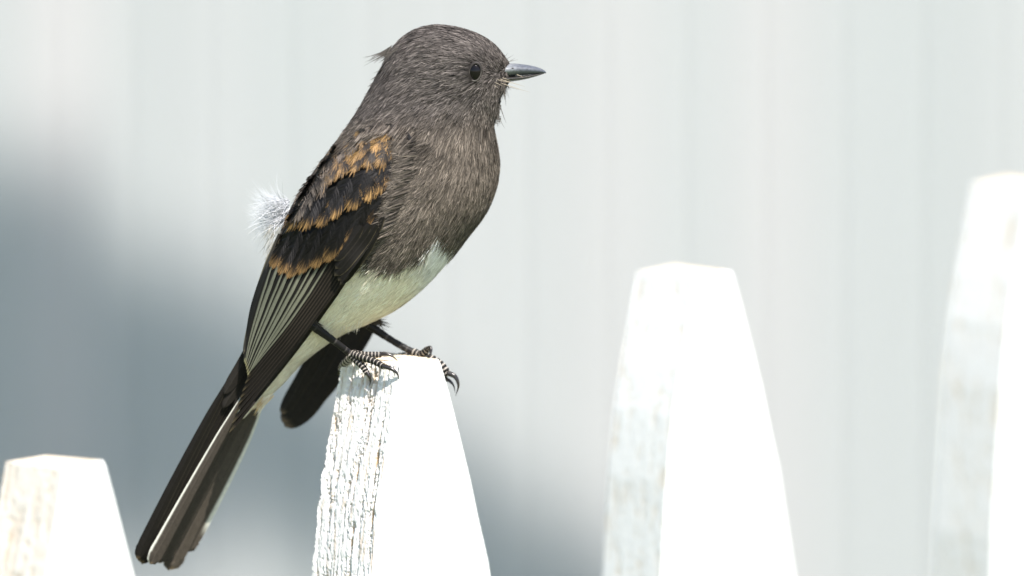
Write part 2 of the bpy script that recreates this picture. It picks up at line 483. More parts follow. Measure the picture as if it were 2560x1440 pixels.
def wing_y(p):
    r2 = ((p[:, None] - WC[None, :, :2]) ** 2).sum(-1) / 1e4
    z = (0.5 * r2 * np.log(r2 + 1e-12)) @ _tw[:-3] + _tw[-3] + p @ _tw[-2:] / 100
    y = YB + z * 0.01
    cv = Vector(CAM); rf = np.clip((rim(p) - 0.35) / 0.65, 0, 1)
    dirs = W(p, np.zeros(len(p))) - CAM
    for i in range(len(p)):
        h = bvh.ray_cast(cv, Vector(dirs[i]).normalized())[0]
        if h is not None:
            yb = h.y - 0.0006
            y[i] = min(yb, yb + (y[i] - yb) * rf[i])
    return y

FEY = [338, 400, 446, 500, 560, 606, 640]; FEX = [985, 997, 988, 972, 952, 930, 905]
def strand_mesh(C, side, width, cols):
    """C (N,K,3) centres, side (N,3), width (N,K), cols (N,K,3)"""
    N, K, _ = C.shape
    V = np.stack([C - side[:, None] * width[..., None] / 2, C + side[:, None] * width[..., None] / 2], 2)
    cc = np.repeat(cols[:, :, None], 2, 2)
    base = (np.arange(N) * K * 2)[:, None] + (np.arange(K - 1) * 2)[None]
    q = np.stack([base, base + 1, base + 3, base + 2], -1).reshape(-1, 4)
    return V.reshape(-1, 3), q, cc.reshape(-1, 3)

def nearest(P):
    out = np.zeros_like(P); nr = np.zeros_like(P)
    for i in range(len(P)):
        a = bvh.find_nearest(Vector(P[i]))
        out[i] = a[0]; nr[i] = a[1]
    return out, nr

# orient normals outward
_c, _n = nearest(np.array([CAM * 0 + W((1100, 450), YB - 0.03)]))
NSIGN = -1.0 if _n[0][1] > 0 else 1.0

tris_all = np.vstack([bq[:, [0, 1, 2]], bq[:, [0, 2, 3]]])
A_, B_, C_ = Vb[tris_all[:, 0]], Vb[tris_all[:, 1]], Vb[tris_all[:, 2]]
area = np.linalg.norm(np.cross(B_ - A_, C_ - A_), axis=1) / 2
cent = (A_ + B_ + C_) / 3
cpx = to_px(cent)
near_side = cent[:, 1] < YB + 0.004
EYE = np.array([1188.0, 180.0])

def grow(name, mask, ntuft, per, L, wid, lift, spread, tint=1.0, tipgain=1.25, jit=0.09, tws=0.45, mat=None, keep_in_wing=False, dirjit=0.11, over=0.0020, pen=0.0):
    w = area * mask
    idx = RNG.choice(len(area), ntuft, p=w / w.sum())
    r1 = np.sqrt(RNG.random(ntuft)); r2 = RNG.random(ntuft)
    T = A_[idx] * (1 - r1)[:, None] + B_[idx] * (r1 * (1 - r2))[:, None] + C_[idx] * (r1 * r2)[:, None]
    tp = to_px(T); td = flow(tp)
    ang0 = RNG.normal(0, dirjit, ntuft); tb = RNG.normal(1, 0.20, ntuft)
    Tk = np.repeat(T, per, 0)
    td = np.repeat(td, per, 0); ang0 = np.repeat(ang0, per); tb = np.repeat(tb, per)
    N = len(Tk)
    lat = RNG.normal(0, spread, N); alo = RNG.normal(0, spread * 0.9, N)
    ang = ang0 + lat / spread * 0.10 + RNG.normal(0, jit, N)
    ca, sa = np.cos(ang), np.sin(ang)
    d2 = np.stack([td[:, 0] * ca - td[:, 1] * sa, td[:, 0] * sa + td[:, 1] * ca], -1)
    d3 = RIGHT * d2[:, :1] - UP * d2[:, 1:]
    s3 = RIGHT * -td[:, 1:] - UP * td[:, :1]
    R0, nr = nearest(Tk + s3 * lat[:, None] * 1e-4 + d3 * alo[:, None] * 1e-4)
    nr = nr * NSIGN
    rp = to_px(R0)
    front = nr[:, 1] < 0.25
    inw = in_poly(rp, WING_POLY) & front
    eye = (((rp - EYE) / np.array([17.0, 25.0])) ** 2).sum(1) < 1
    ok = ~eye if keep_in_wing else (~inw & ~eye)
    R0, nr, d3, tb, rp, front = R0[ok], nr[ok], d3[ok], tb[ok], rp[ok], front[ok]
    N = len(R0)
    d3 = d3 - nr * (d3 * nr).sum(1)[:, None]
    d3 /= np.linalg.norm(d3, axis=1)[:, None] + 1e-9
    Ls = (L(rp) if callable(L) else L) * RNG.uniform(0.65, 1.25, N) * 1e-4
    ts = [0.0, 0.36, 0.70, 1.0]
    side = np.cross(d3, nr); side /= np.linalg.norm(side, axis=1)[:, None] + 1e-9
    curl = RNG.normal(0, 0.10, N)
    li = (lift(rp) if callable(lift) else lift) * RNG.uniform(0.5, 1.4, N) * 1e-4
    Cc = np.zeros((N, 4, 3))
    for k, t in enumerate(ts):
        P0 = R0 + d3 * (Ls * t)[:, None] + side * (Ls * curl * t * t)[:, None]
        if k == 0:
            Pn, nn = R0, nr
        else:
            Pn, nn = nearest(P0); nn = nn * NSIGN
        h = li * (t ** 1.3) + 0.00006
        Cc[:, k] = Pn + nn * h[:, None]
    # strands whose tips reach over the wing rest on top of it
    flat = Cc[:, 1:].reshape(-1, 3); fp = to_px(flat)
    sel = np.where(in_poly(fp, WING_POLY) & np.repeat(front, 3))[0]
    if len(sel):
        yy = wing_y(fp[sel]) - over - RNG.random(len(sel)) * 0.0004
        yy = np.minimum(yy, flat[sel, 1])
        flat[sel] = W(fp[sel], yy)
        Cc[:, 1:] = flat.reshape(N, 3, 3)
        hit = np.unique(sel // 3)                   # rise smoothly from the root instead of stepping up at the wing's rim
        for k_i, tt_ in ((1, .50), (2, .85)):
            pk = to_px(Cc[hit, k_i]); ym = Cc[hit, 0, 1] + (Cc[hit, 3, 1] - Cc[hit, 0, 1]) * tt_
            Cc[hit, k_i] = W(pk, np.minimum(Cc[hit, k_i, 1], ym))
        if over == 0.0:
            keep = np.ones(N, bool); keep[sel // 3] = False
            Cc, side, nr, rp, tb = Cc[keep], side[keep], nr[keep], rp[keep], tb[keep]; N = len(Cc)
    if pen:
        tp_ = to_px(Cc[:, 3])
        keep = ~(in_poly(tp_, WING_POLY) & front & (rim_dist(tp_) > pen * RNG.random(N) ** 1.5))
        Cc, side, nr, rp, tb = Cc[keep], side[keep], nr[keep], rp[keep], tb[keep]; N = len(Cc)
    wd = wid * 1e-4 * RNG.uniform(0.7, 1.3, N)[:, None] * np.array([0.9, 1.0, 0.75, 0.12])
    tw = RNG.normal(0, tws, N)
    side = side * np.cos(tw)[:, None] + nr * np.sin(tw)[:, None]
    pc = pigment_and_shade(rp + np.stack([np.zeros(N), RNG.normal(0, 7, N)], -1))
    lum = pc.mean(1)
    amp = np.where(lum > 0.3, 0.25, 1.0)
    b = (1 + (tb - 1) * amp) * np.exp(RNG.normal(-.08, 0.46, N) * amp)
    b = np.clip(b, 0.2, 2.6) * tint
    grad = np.array([0.35, 0.8, 1.15, tipgain]); grad = 1 + (grad[None] - 1) * amp[:, None]  # roots darkened to paint shade between strands, tips lighter
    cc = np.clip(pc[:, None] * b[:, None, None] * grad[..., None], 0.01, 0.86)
    V, q, cv = strand_mesh(Cc, side, wd, cc)
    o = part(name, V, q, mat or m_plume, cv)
    o['kind'] = 'stuff'
    return o

m_plume = mat_attr('plumage', 0.65, 0.12)
hx, hy = cpx[:, 0], cpx[:, 1]
yb_ = np.interp(hx, BX, BY)
is_belly = (hy > yb_ - 2) & ((hx - 690) * 0.55 + (hy - 640) * 0.28 > 0)
is_head = (hy < 305 - (hx - 1240) * 0.05) & ~is_belly
is_face = is_head & (hx > 1150)
is_body = ~is_head & ~is_belly
fs_ = np.where(near_side, 1.0, 0.22)
in_w = in_poly(cpx, WING_POLY) & (cent[:, 1] < YB)
nw = np.where(in_w, 0.0, 1.0)
def Lhead(p): return 19 + 19 * sstep(1230, 1080, p[:, 0])
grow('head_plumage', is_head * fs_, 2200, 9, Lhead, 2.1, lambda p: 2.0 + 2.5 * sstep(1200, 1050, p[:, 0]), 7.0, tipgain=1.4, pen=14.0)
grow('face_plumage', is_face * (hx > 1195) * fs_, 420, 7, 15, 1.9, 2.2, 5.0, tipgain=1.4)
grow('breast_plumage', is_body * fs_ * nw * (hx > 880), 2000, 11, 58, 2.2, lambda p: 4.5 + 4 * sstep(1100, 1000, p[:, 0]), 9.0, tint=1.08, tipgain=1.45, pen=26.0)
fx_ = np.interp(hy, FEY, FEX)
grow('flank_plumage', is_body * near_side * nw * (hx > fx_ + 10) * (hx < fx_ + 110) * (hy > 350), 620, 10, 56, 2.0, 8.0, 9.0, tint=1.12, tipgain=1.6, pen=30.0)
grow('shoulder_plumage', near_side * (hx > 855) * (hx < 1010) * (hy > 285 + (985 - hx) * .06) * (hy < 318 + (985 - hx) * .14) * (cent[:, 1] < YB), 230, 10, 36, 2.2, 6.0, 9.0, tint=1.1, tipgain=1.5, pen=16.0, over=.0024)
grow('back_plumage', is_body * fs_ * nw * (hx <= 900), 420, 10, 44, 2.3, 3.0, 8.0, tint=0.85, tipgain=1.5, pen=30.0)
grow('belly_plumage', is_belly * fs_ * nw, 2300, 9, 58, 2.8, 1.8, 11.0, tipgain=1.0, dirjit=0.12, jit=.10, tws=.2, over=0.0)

# ------------------------------------------------------------------ feathers
m_feather = mat_attr('covert_feather', 0.5, 0.14)
m_flight = mat_attr('flight_feather', 0.55, 0.06, grain=0.12, scale=2200)
def bez(b, c, t, n):
    s = np.linspace(0, 1, n)[:, None]
    return (1 - s) ** 2 * np.array(b, float) + 2 * s * (1 - s) * np.array(c, float) + s * s * np.array(t, float)

def covert(name, parent, base, tip, hw, off, dark, tan, tan_at, bow=6.0, n=26, fluff=3.0, shaft=1.15, lift=wing_y):
    base = np.array(base, float); tip = np.array(tip, float)
    ax = tip - base; Ln = np.linalg.norm(ax); ax /= Ln; pr = np.array([-ax[1], ax[0]])
    q = bez(base, (base + tip) / 2 + pr * bow, tip, 41)
    cen, side2, wd, cols, hgt = [], [], [], [], []
    dark = np.array(dark); tan = np.array(tan)
    prof = lambda t: (1 - math.exp(-t * 7)) * math.sqrt(max(0.0, 1 - max(0.0, (t - 0.52) / 0.56) ** 2.2))
    P2, Wd, Cc, Hh = [], [], [], []
    fb = random.uniform(0.85, 1.15)
    for i in range(n * 2):
        if i < n:                                  # terminal barbs: run almost along the shaft and fray out at the tip
            sl = (i + random.random()) / n * 2 - 1
            al = 1.0 - 0.30 * (1 - math.sqrt(max(0, 1 - sl * sl * 0.96))) + random.gauss(0, fluff) / Ln
            r0 = al - random.uniform(.30, .50)
        else:                                      # edge barbs
            sl = random.choice((-1, 1)) * random.uniform(.85, 1.05)
            al = random.uniform(.22, .80); r0 = al - random.uniform(.22, .34)
        r0 = min(max(r0, 0.0), .93); alc = min(max(al, 0.0), 1.0)
        w = hw * (min(1.0, al * 4) if al < .25 else 1.0)
        a = q[int(r0 * 40)] + pr * sl * w * 0.10
        e = q[int(alc * 40)] + ax * (al - alc) * Ln + pr * sl * w
        m1 = a + (e - a) * .35 + pr * sl * w * .14; m2 = a + (e - a) * .72 + pr * sl * w * .12
        pts = [a, m1, m2, e]
        P2.append(pts)
        bw_ = max(1.7, hw * 2.2 / n * 1.5) * random.uniform(.8, 1.2)
        Wd.append([bw_ * 0.8, bw_, bw_ * 0.8, bw_ * 0.15])
        jb = random.gauss(0, 0.03 + fluff * .008); br = max(.45, random.gauss(1, .22)) * fb
        cs = []
        for p_ in pts:
            v = float(np.dot(p_ - base, ax)) / Ln
            lat = abs(float(np.dot(p_ - base, pr))) / hw
            k = float(sstep(tan_at - 0.05, tan_at + 0.13, v + jb + 0.10 * lat ** 2 - 0.03))
            cs.append((dark * (1 - k) + tan * k) * br)
        Cc.append(cs)
        Hh.append([0.00012, 0.00010, 0.00006, random.uniform(-0.00002, 0.00022)])
    P2 = np.array(P2); N = len(P2)
    y = lift(P2.reshape(-1, 2)).reshape(N, 4) - off * rim(P2.reshape(-1, 2)).reshape(N, 4) - np.array(Hh)
    C3 = W(P2, y)
    T = C3[:, -1] - C3[:, 0]; view = np.array([0, -1.0, 0.12])
    sd = np.cross(T, view); sd /= np.linalg.norm(sd, axis=1)[:, None] + 1e-12
    tw = RNG.normal(0, 0.25, N)
    sd = sd * np.cos(tw)[:, None] + np.array([0, -1.0, 0]) * np.sin(tw)[:, None]
    V, qd, cc = strand_mesh(C3, sd, np.array(Wd) * 1e-4, np.array(Cc))
    # solid vane below the barbs
    nv, ns = 9, 5
    tt = np.linspace(0, 0.84, nv); G = np.zeros((nv, ns, 2)); gc = np.zeros((nv, ns, 3))
    for i, t in enumerate(tt):
        for j, s in enumerate(np.linspace(-1, 1, ns)):
            G[i, j] = q[int(t * 40)] + pr * s * hw * 0.85 * prof(t)
            k = float(sstep(tan_at, tan_at + 0.12, t)); gc[i, j] = (dark * (1 - k) + tan * 0.5 * k) * 0.7
    G2 = W(G, lift(G.reshape(-1, 2)).reshape(nv, ns) - off * rim(G.reshape(-1, 2)).reshape(nv, ns) + 0.00006)
    q2 = grid_quads(nv, ns, len(V))
    return part(name, np.vstack([V, G2.reshape(-1, 3)]), np.vstack([qd, q2]), m_feather, np.clip(np.vstack([cc, gc.reshape(-1, 3)]), 0.003, .85), parent)

def flight(name, parent, base, ctrl, tip, hw, off, colf, lift=wing_y, nl=26, tipround=0.12, tilt=-0.00022, ragged=0.0, cut=0.0, hwf=None, camber=0.0002):
    q = bez(base, ctrl, tip, nl)
    T = np.gradient(q, axis=0); T /= np.linalg.norm(T, axis=1)[:, None]
    pr = np.stack([T[:, 1], -T[:, 0]], -1)        # points to the picture's right for a feather hanging down
    pr = pr * np.sign(pr[:, :1] + 1e-9)
    ss = np.array([-1, -.86, -.6, -.12, 0, .12, .45, .70, .84, .93, 1.0])
    t = np.linspace(0, 1, nl)
    # denser rings at the tip so that it rounds off
    w = hw * np.minimum(1, 0.55 + t * 1.6) * np.where(t > 1 - tipround, np.sqrt(np.clip(1 - ((t - 1 + tipround) / tipround) ** 2, 0.0, 1)), 1.0)
    if hwf is not None: w = w * hwf(t)
    w = np.maximum(w, 0.6)
    G = q[:, None] + pr[:, None] * (ss[None, :, None] * w[:, None, None])
    if ragged:
        G += RNG.normal(0, ragged, G.shape) * sstep(0.86, 1.0, t)[:, None, None]
    if cut:
        G += T[:, None] * (ss[None, :, None] * cut * sstep(0.8, 1.0, t)[:, None, None])
    y = lift(G.reshape(-1, 2)).reshape(nl, len(ss)) - off + tilt * ss[None] + camber * (ss[None] ** 2) - 0.00012 * np.exp(-(ss[None] / 0.1) ** 2)
    C = np.zeros((nl, len(ss), 3))
    for j, s in enumerate(ss):
        C[:, j] = colf(t, s)
    C *= (1 + RNG.normal(0, 0.06, (nl, len(ss), 1)))
    V = W(G, y)
    return part(name, V, grid_quads(nl, len(ss)), m_flight, np.clip(C, .003, .85).reshape(-1, 3), parent)

BLACK = np.array([0.011, 0.010, 0.009]); DBROWN = np.array([0.0115, 0.0098, 0.0080]); TAN = np.array([0.36, 0.215, 0.085])
PALE = np.array([0.165, 0.165, 0.118]); 

# near wing: the arm's skin patch is the part, its feathers are sub-parts
arm = np.array([(975, 350), (985, 430), (930, 590), (850, 640), (720, 660), (700, 620), (760, 500), (850, 400), (910, 345)], float)
c0 = arm.mean(0); rings = [arm * k + c0 * (1 - k) for k in (0.02, 0.35, 0.7, 0.93)]
G = np.array(rings); y = wing_y(G.reshape(-1, 2)).reshape(G.shape[:2]) + 0.0001
wing = part('wing', W(G, y), grid_quads(4, len(arm), 0, True), m_skin, np.ones((G.shape[0] * G.shape[1], 3)) * 0.03)

def edged(dark, edge, at=0.80, both=False, tipc=None, shaft=1.5):
    def f(t, s):
        k = float(s > at) * np.ones_like(t)
        if both: k = np.maximum(k, float(s < -at))
        k = k * sstep(0.02, 0.12, t)
        c = dark[None] * (1 - k[:, None]) + edge[None] * k[:, None]
        if s == 0: c = c * shaft
        if tipc is not None:
            kk = sstep(0.955, 1.0, t)[:, None]; c = c * (1 - kk) + tipc[None] * kk
        return c
    return f
lerp = lambda a, b, t: np.array(a, float) * (1 - t) + np.array(b, float) * t
NP_ = 8
for k in range(NP_):            # primaries, the lowest and longest last
    t = k / (NP_ - 1)
    tips = [(618, 944), (613, 958), (606, 978), (600, 996), (594, 1012), (587, 1034), (580, 1058), (573, 1081)]
    b_ = lerp((835, 640), (930, 592), t); c_ = lerp((722, 800), (762, 838), t)
    ed = np.array([0.034, 0.028, 0.021]) * (1.0 - 0.25 * t)
    flight('primary', wing, b_, c_, tips[k], 13.5, 0.0012 - 0.00013 * k, edged(DBROWN * (0.9 + 0.25 * t), ed, 0.80, tipc=np.array([.10, .08, .045])), tipround=0.10,
           hwf=lambda t_: 1 - 0.62 * sstep(0.5, 1.0, t_), tilt=-0.0003)
NSEC = 9
for k in range(NSEC):           # secondaries and tertials with pale outer webs
    t = k / (NSEC - 1)
    b_ = lerp((684, 640), (825, 640), t)
    tip = lerp((611, 905), (619, 936), min(1, t * 1.6)) + np.array((0, -2.0 * math.sin(k)))
    c_ = lerp((627, 765), (716, 805), t)
    at = [0.66, .44, 0.69, 0.44, 0.69, 0.44, 0.69, 0.44, .69][k]
    ed = PALE * [0.95, 1.0, 1.05, 1.0, 1, .95, .95, .9, .85][k]
    flight('secondary', wing, b_, c_, tip, 11.5, 0.0021 - 0.0001 * k, edged(np.array([0.013, 0.012, 0.010]), ed, at, tipc=np.array([.42, .38, .2])), tipround=0.08,
           hwf=lambda t_: 1 - 0.70 * sstep(0.45, 1.0, t_), tilt=-0.0003)
# dorsal-most tertial forming the outline
flight('tertial', wing, (700, 585), (640, 720), (608, 885), 8.5, 0.0018, edged(np.array([0.04, 0.035, 0.028]), np.array([.17, .15, .10]), .6, both=True), tipround=0.1,
       hwf=lambda t_: 1 - 0.5 * sstep(0.5, 1.0, t_))
# primary coverts and alula: small rounded dark feathers with thin pale rims
for (b_, t_, hw) in [((940, 560), (836, 690), 16), ((935, 575), (845, 702), 14), ((905, 565), (836, 652), 13), ((925, 560), (838, 672), 14), ((955, 540), (905, 618), 15), ((945, 580), (850, 712), 12)]:
    flight('primary_covert', wing, b_, lerp(b_, t_, .5) + np.array((4, 3)), t_, hw, 0.0022 + random.uniform(0, .0004), edged(np.array([0.012, 0.011, 0.0095]), np.array([.06, .05, .03]), .9, tipc=np.array([.06, .05, .032])), nl=18, tipround=0.25)
GT = [(677, 672), (697, 686), (718, 697), (746, 686), (781, 673), (812, 658), (841, 638), (868, 617), (895, 598), (922, 573)]
for k, tp_ in enumerate(GT):
    t = k / 9.0
    dv = lerp((52, -112), (50, -125), t)
    covert('greater_covert', wing, np.array(tp_) + dv, tp_, lerp([17], [19], t)[0], 0.0026 - 0.00006 * k + (0.00012 if k % 2 else 0), BLACK * 0.8, TAN * lerp([.65], [.85], t)[0], 0.81, bow=-7, n=40, fluff=1.6)
MT = [(722, 584), (752, 579), (790, 568), (826, 549), (868, 528), (905, 509), (934, 488), (962, 464), (986, 436)]
for k, tp_ in enumerate(MT):
    t = k / 8.0
    covert('median_covert', wing, np.array(tp_) + lerp((42, -78), (26, -80), t) * 1.3, np.array(tp_) + RNG.normal(0, 3.5, 2), random.uniform(19, 25), 0.0033 - 0.00005 * k, np.array([.015, .0138, .0138]), TAN * random.uniform(.75, 1.15), 0.76 + random.uniform(-.04, .06), bow=random.uniform(-7, 2), n=36, fluff=4.0)
rows = [([(736, 545), (762, 520), (788, 487), (815, 455), (846, 440), (880, 428), (915, 420), (948, 412), (980, 396)], 19, (26, -62), .62, 0.0036),
        ([(752, 508), (782, 470), (806, 437), (836, 418), (868, 402), (900, 392), (935, 384), (968, 372)], 18, (24, -48), .55, 0.0039),
        ([(770, 470), (800, 432), (828, 402), (860, 380), (892, 366), (925, 356), (958, 346)], 17, (22, -36), .5, 0.0042),
        ([(846, 390), (872, 370), (900, 356), (930, 348), (962, 344), (980, 352)], 14, (16, -22), .45, 0.0044)]
for ri, (tl, hw, dv, ta, off) in enumerate(rows):
    for k, tp_ in enumerate(tl):
        t = k / (len(tl) - 1)
        tan = mixc((0.13, 0.108, 0.088), TAN * 0.8, float(sstep(0.15, 0.6, t)))
        covert('lesser_covert', wing, np.array(tp_) + np.array(dv) * random.uniform(.9, 1.1), np.array(tp_) + RNG.normal(0, 7, 2), hw * random.uniform(.8, 1.2), off + random.uniform(0, .0004), np.array([.034, .029, .025]), tan * random.uniform(.4, 1.05), ta + random.uniform(-.05, .22), bow=random.uniform(-6, 4), n=60, fluff=9.0)

# far wing hanging below the belly on the other side
def far_y(p): return YB + 0.0150 + 0.00002 * (p[:, 0] - 700) * 0.25 + 0.0025 * np.exp(-((p[:, 0] - 950) / 120) ** 2)
fw = np.array([(1005, 470), (1010, 560), (960, 690), (880, 800), (830, 760), (860, 650), (900, 540), (950, 470)], float)
c0 = fw.mean(0); G = np.array([fw * k + c0 * (1 - k) for k in (0.02, 0.35, 0.7, 1.0)])
def far_surf(p):
    y = far_y(p)
    for i in range(len(p)):
        o_ = W(p[i:i + 1], np.array([YB + 0.08]))[0]
        h = bvh.ray_cast(Vector(o_), (Vector(CAM) - Vector(o_)).normalized())[0]
        if h is not None: y[i] = max(y[i], h.y + 0.001)
    return y
wing2 = part('wing', W(G, far_surf(G.reshape(-1, 2)).reshape(G.shape[:2])), grid_quads(4, len(fw), 0, True), m_skin, np.ones((G.shape[0] * G.shape[1], 3)) * 0.03)
for k, (b_, c_, t_, hw) in enumerate([((940, 640), (870, 900), (712, 1067), 37), ((960, 640), (900, 895), (722, 1058), 22), ((985, 640), (925, 885), (735, 1050), 20), ((915, 640), (835, 890), (705, 1055), 24), ((890, 650), (800, 885), (703, 1035), 18)]):
    flight('primary', wing2, b_, c_, t_, hw, [-0.0000, -0.0006, -0.0012, 0.0005, 0.001][k], edged(np.array([.022, .0195, .0165]), np.array([.026, .022, .016]), .9, tipc=np.array([.16, .12, .08])), lift=far_surf, nl=60, tipround=[.18, .12, .12, .16, .16][k], tilt=-0.0002)
for k in range(7):
    t = k / 6
    flight('greater_covert', wing2, lerp((1010, 480), (930, 460), t), lerp((1000, 600), (900, 590), t), lerp((960, 700), (850, 700), t), 20, -0.002, edged(BLACK, TAN, 1.1, tipc=TAN), lift=far_surf, nl=14, tipround=.3)

# ------------------------------------------------------------------ tail
tail_stub, q_, tr_, _ = tube([W((668, 930), YB), W((628, 985), YB), W((600, 1040), YB + .001)], [0.0045, 0.0030, 0.0012], n=14, m=12)
tail = part('tail', tail_stub, q_, m_skin, np.ones((len(tail_stub), 3)) * np.array([.7, .67, .58]), tris=tr_)
def tail_y(dy, sl): return lambda p: YB + dy + sl * ((p[:, 0] - 620) * 0.9 + (p[:, 1] - 950) * 0.44) * 1e-4
TG = np.array([.066, .056, .045]); TD = np.array([.014, .0125, .0105])
tips_rim = np.array([.15, .11, .06])
def web(dark, left=None, right=None, lat=-.8, rat=.8):
    def f(t, s):
        c = np.repeat(dark[None], len(t), 0)
        if left is not None and s < lat: c = np.repeat(left[None], len(t), 0)
        if right is not None and s > rat: c = mixc(right, dark, sstep(.78, .9, t))
        if s == 0: c = c * 1.25
        k = sstep(0.985, 1.0, t)[:, None]
        return c * (1 - k) + tips_rim[None] * k
    return f
wh = np.array([.62, .62, .54])
wide = lambda t_: 0.55 + 0.55 * t_
# underside feathers (behind), the far outer one with the white outer web first
flight('tail_feather', tail, (656, 1000), (592, 1150), (455, 1388), 22, 0, web(TG * 1.05, right=wh, rat=.55), lift=tail_y(.0035, .5), tipround=.055, nl=70, hwf=wide, ragged=2.2, cut=-14)
flight('tail_feather', tail, (640, 1000), (560, 1150), (424, 1424), 21, 0, web(TG), lift=tail_y(.0025, .5), tipround=.055, nl=70, hwf=wide, ragged=2.2, cut=-4)
flight('tail_feather', tail, (630, 990), (540, 1160), (400, 1405), 19, 0, web(TG * .8), lift=tail_y(.0015, .5), tipround=.055, nl=70, hwf=wide, ragged=2.2)
flight('tail_feather', tail, (620, 975), (515, 1160), (378, 1408), 20, 0, web(TG * .85), lift=tail_y(.0006, .5), tipround=.055, nl=70, hwf=wide, ragged=2.2)
# near outer feather, its pale web edge running down the tail
flight('tail_feather', tail, (622, 968), (505, 1168), (376, 1410), 15, 0, web(TG * .75, left=wh, lat=-.7), lift=tail_y(-.0042, .3), tipround=.055, nl=70, hwf=lambda t_: .55 + .70 * t_, ragged=1.0, tilt=-.0003)
for k, (b_, c_, t_) in enumerate([((640, 905), (505, 1140), (354, 1410)), ((625, 900), (492, 1138), (350, 1406)), ((610, 900), (482, 1130), (346, 1402)), ((600, 905), (472, 1122), (342, 1396))]):
    flight('tail_feather', tail, b_, c_, t_, 14, 0, web(TD * (1.1 - .08 * k), right=np.array([.035, .030, .022]), rat=.9), lift=tail_y(-.0014 - .0005 * k, .4), tipround=.055, nl=70, hwf=wide, ragged=.8)
for k, (b_, c_, t_) in enumerate([((655, 850), (618, 930), (556, 1020)), ((640, 845), (606, 915), (560, 985)), ((668, 880), (632, 950), (585, 1030))]):
    flight('tail_covert', tail, b_, c_, t_, 15, 0, edged(np.array([.020, .018, .0155]), np.array([.026, .023, .019]), .84), lift=tail_y(-.0030 - .0003 * k, .4), tipround=.3, nl=30)
# under-tail coverts: soft pale strands, ochre at the longest ones
def fan(name, roots, dirs, L, wd, cols, parent=None, curl=0.1, y=0.0, yj=0.001, K=5):
    N = len(roots)
    t = np.linspace(0, 1, K)
    pr = np.stack([-dirs[:, 1], dirs[:, 0]], -1)
    cu = RNG.normal(0, curl, N)
    P = roots[:, None] + dirs[:, None] * (L[:, None] * t)[..., None] + pr[:, None] * ((L * cu)[:, None] * t ** 2)[..., None]
    yy = (y if np.ndim(y) else np.full(N, y))[:, None] + RNG.normal(0, yj, N)[:, None] * t
    C3 = W(P, yy)
    sd = np.cross(C3[:, -1] - C3[:, 0], np.array([0, -1.0, .1])); sd /= np.linalg.norm(sd, axis=1)[:, None] + 1e-12
    w_ = wd * 1e-4 * np.interp(t, [0, .5, 1], [1, .8, .15])
    V, q, cc = strand_mesh(C3, sd, np.repeat(w_[None], N, 0), np.repeat(cols[:, None], K, 1))
    o = part(name, V, q, m_plume, cc, parent); o['kind'] = 'stuff'
    return o
N = 420
tt = RNG.random(N)
roots = np.stack([lerp([672], [600], 0)[0] - 50 * tt, 985 + 15 * RNG.random(N) - 25 * tt], -1) + RNG.normal(0, 5, (N, 2)) + np.array((6, -12))
dr = np.stack([np.full(N, -.58), np.full(N, .8)], -1) + RNG.normal(0, .08, (N, 2))
cols = mixc(CREAM, np.array([.62, .42, .18]), sstep(0.25, .8, RNG.random(N) * (roots[:, 1] > 975)))
fan('undertail_coverts', roots, dr, RNG.uniform(30, 62, N), 3.4, cols, tail, y=YB - 0.0010)

# ------------------------------------------------------------------ head details
def ellipsoid(c, rx, ry, rz, n=24, m=32):
    ph = np.linspace(0, np.pi, n); th_ = np.linspace(0, 2 * np.pi, m, endpoint=False)
    V = np.stack([np.sin(ph)[:, None] * np.cos(th_), np.sin(ph)[:, None] * np.sin(th_), np.repeat(np.cos(ph)[:, None], m, 1)], -1)
    return c + V.reshape(-1, 3) * np.array([rx, ry, rz]), grid_quads(n, m, 0, True)
m_eye, nt, b = mat_nodes('eye', 0.05, 0.25)
b.inputs['Base Color'].default_value = (0.006, 0.005, 0.005, 1)
m_lid = mat_attr('bare_skin', 0.6, 0.3)
def eye_at(sgn):
    h = bvh.ray_cast(Vector(CAM), Vector(W(EYE[None], np.array([0.0]))[0] - CAM).normalized())[0]
    yy = h.y if sgn < 0 else 2 * YB - h.y
    cpos = W(EYE[None], np.array([yy]))[0]
    V, q = ellipsoid(cpos + np.array([0, -sgn * 0.0007, 0]), 0.00182, 0.0016, 0.00245)
    ey = part('eye', V, q, m_eye)
    a = np.linspace(0, 2 * np.pi, 40, endpoint=False)
    rx, rz = 14.8, 22.6
    lean = 0.18
    Pp = np.stack([EYE[0] + rx * np.cos(a) + lean * rz * np.sin(a) * .5, EYE[1] - rz * np.sin(a)], -1)
    yy_ = np.full(40, yy + sgn * 0.00022)
    C = W(Pp, yy_)
    mring = 8; T = np.roll(C, -1, 0) - np.roll(C, 1, 0); T /= np.linalg.norm(T, axis=1)[:, None]
    O = np.cross(T, [0, 1.0, 0]); bb = np.linspace(0, 2 * np.pi, mring, endpoint=False)
    rad = 0.00022 + 0.00012 * np.clip(np.sin(a), 0, 1)
    V = C[:, None] + rad[:, None, None] * (O[:, None] * np.cos(bb)[None, :, None] + np.array([0, 1.0, 0]) * np.sin(bb)[None, :, None])
    q = []
    for i in range(40):
        for j in range(mring):
            q.append((i * mring + j, i * mring + (j + 1) % mring, ((i + 1) % 40) * mring + (j + 1) % mring, ((i + 1) % 40) * mring + j))
    lc = mixc((.085, .075, .066), (.035, .03, .027), sstep(-.3, .3, np.sin(a)))
    part('eyelid', V, q, m_lid, np.repeat(lc[:, None], mring, 1), ey)
eye_at(-1); eye_at(1)

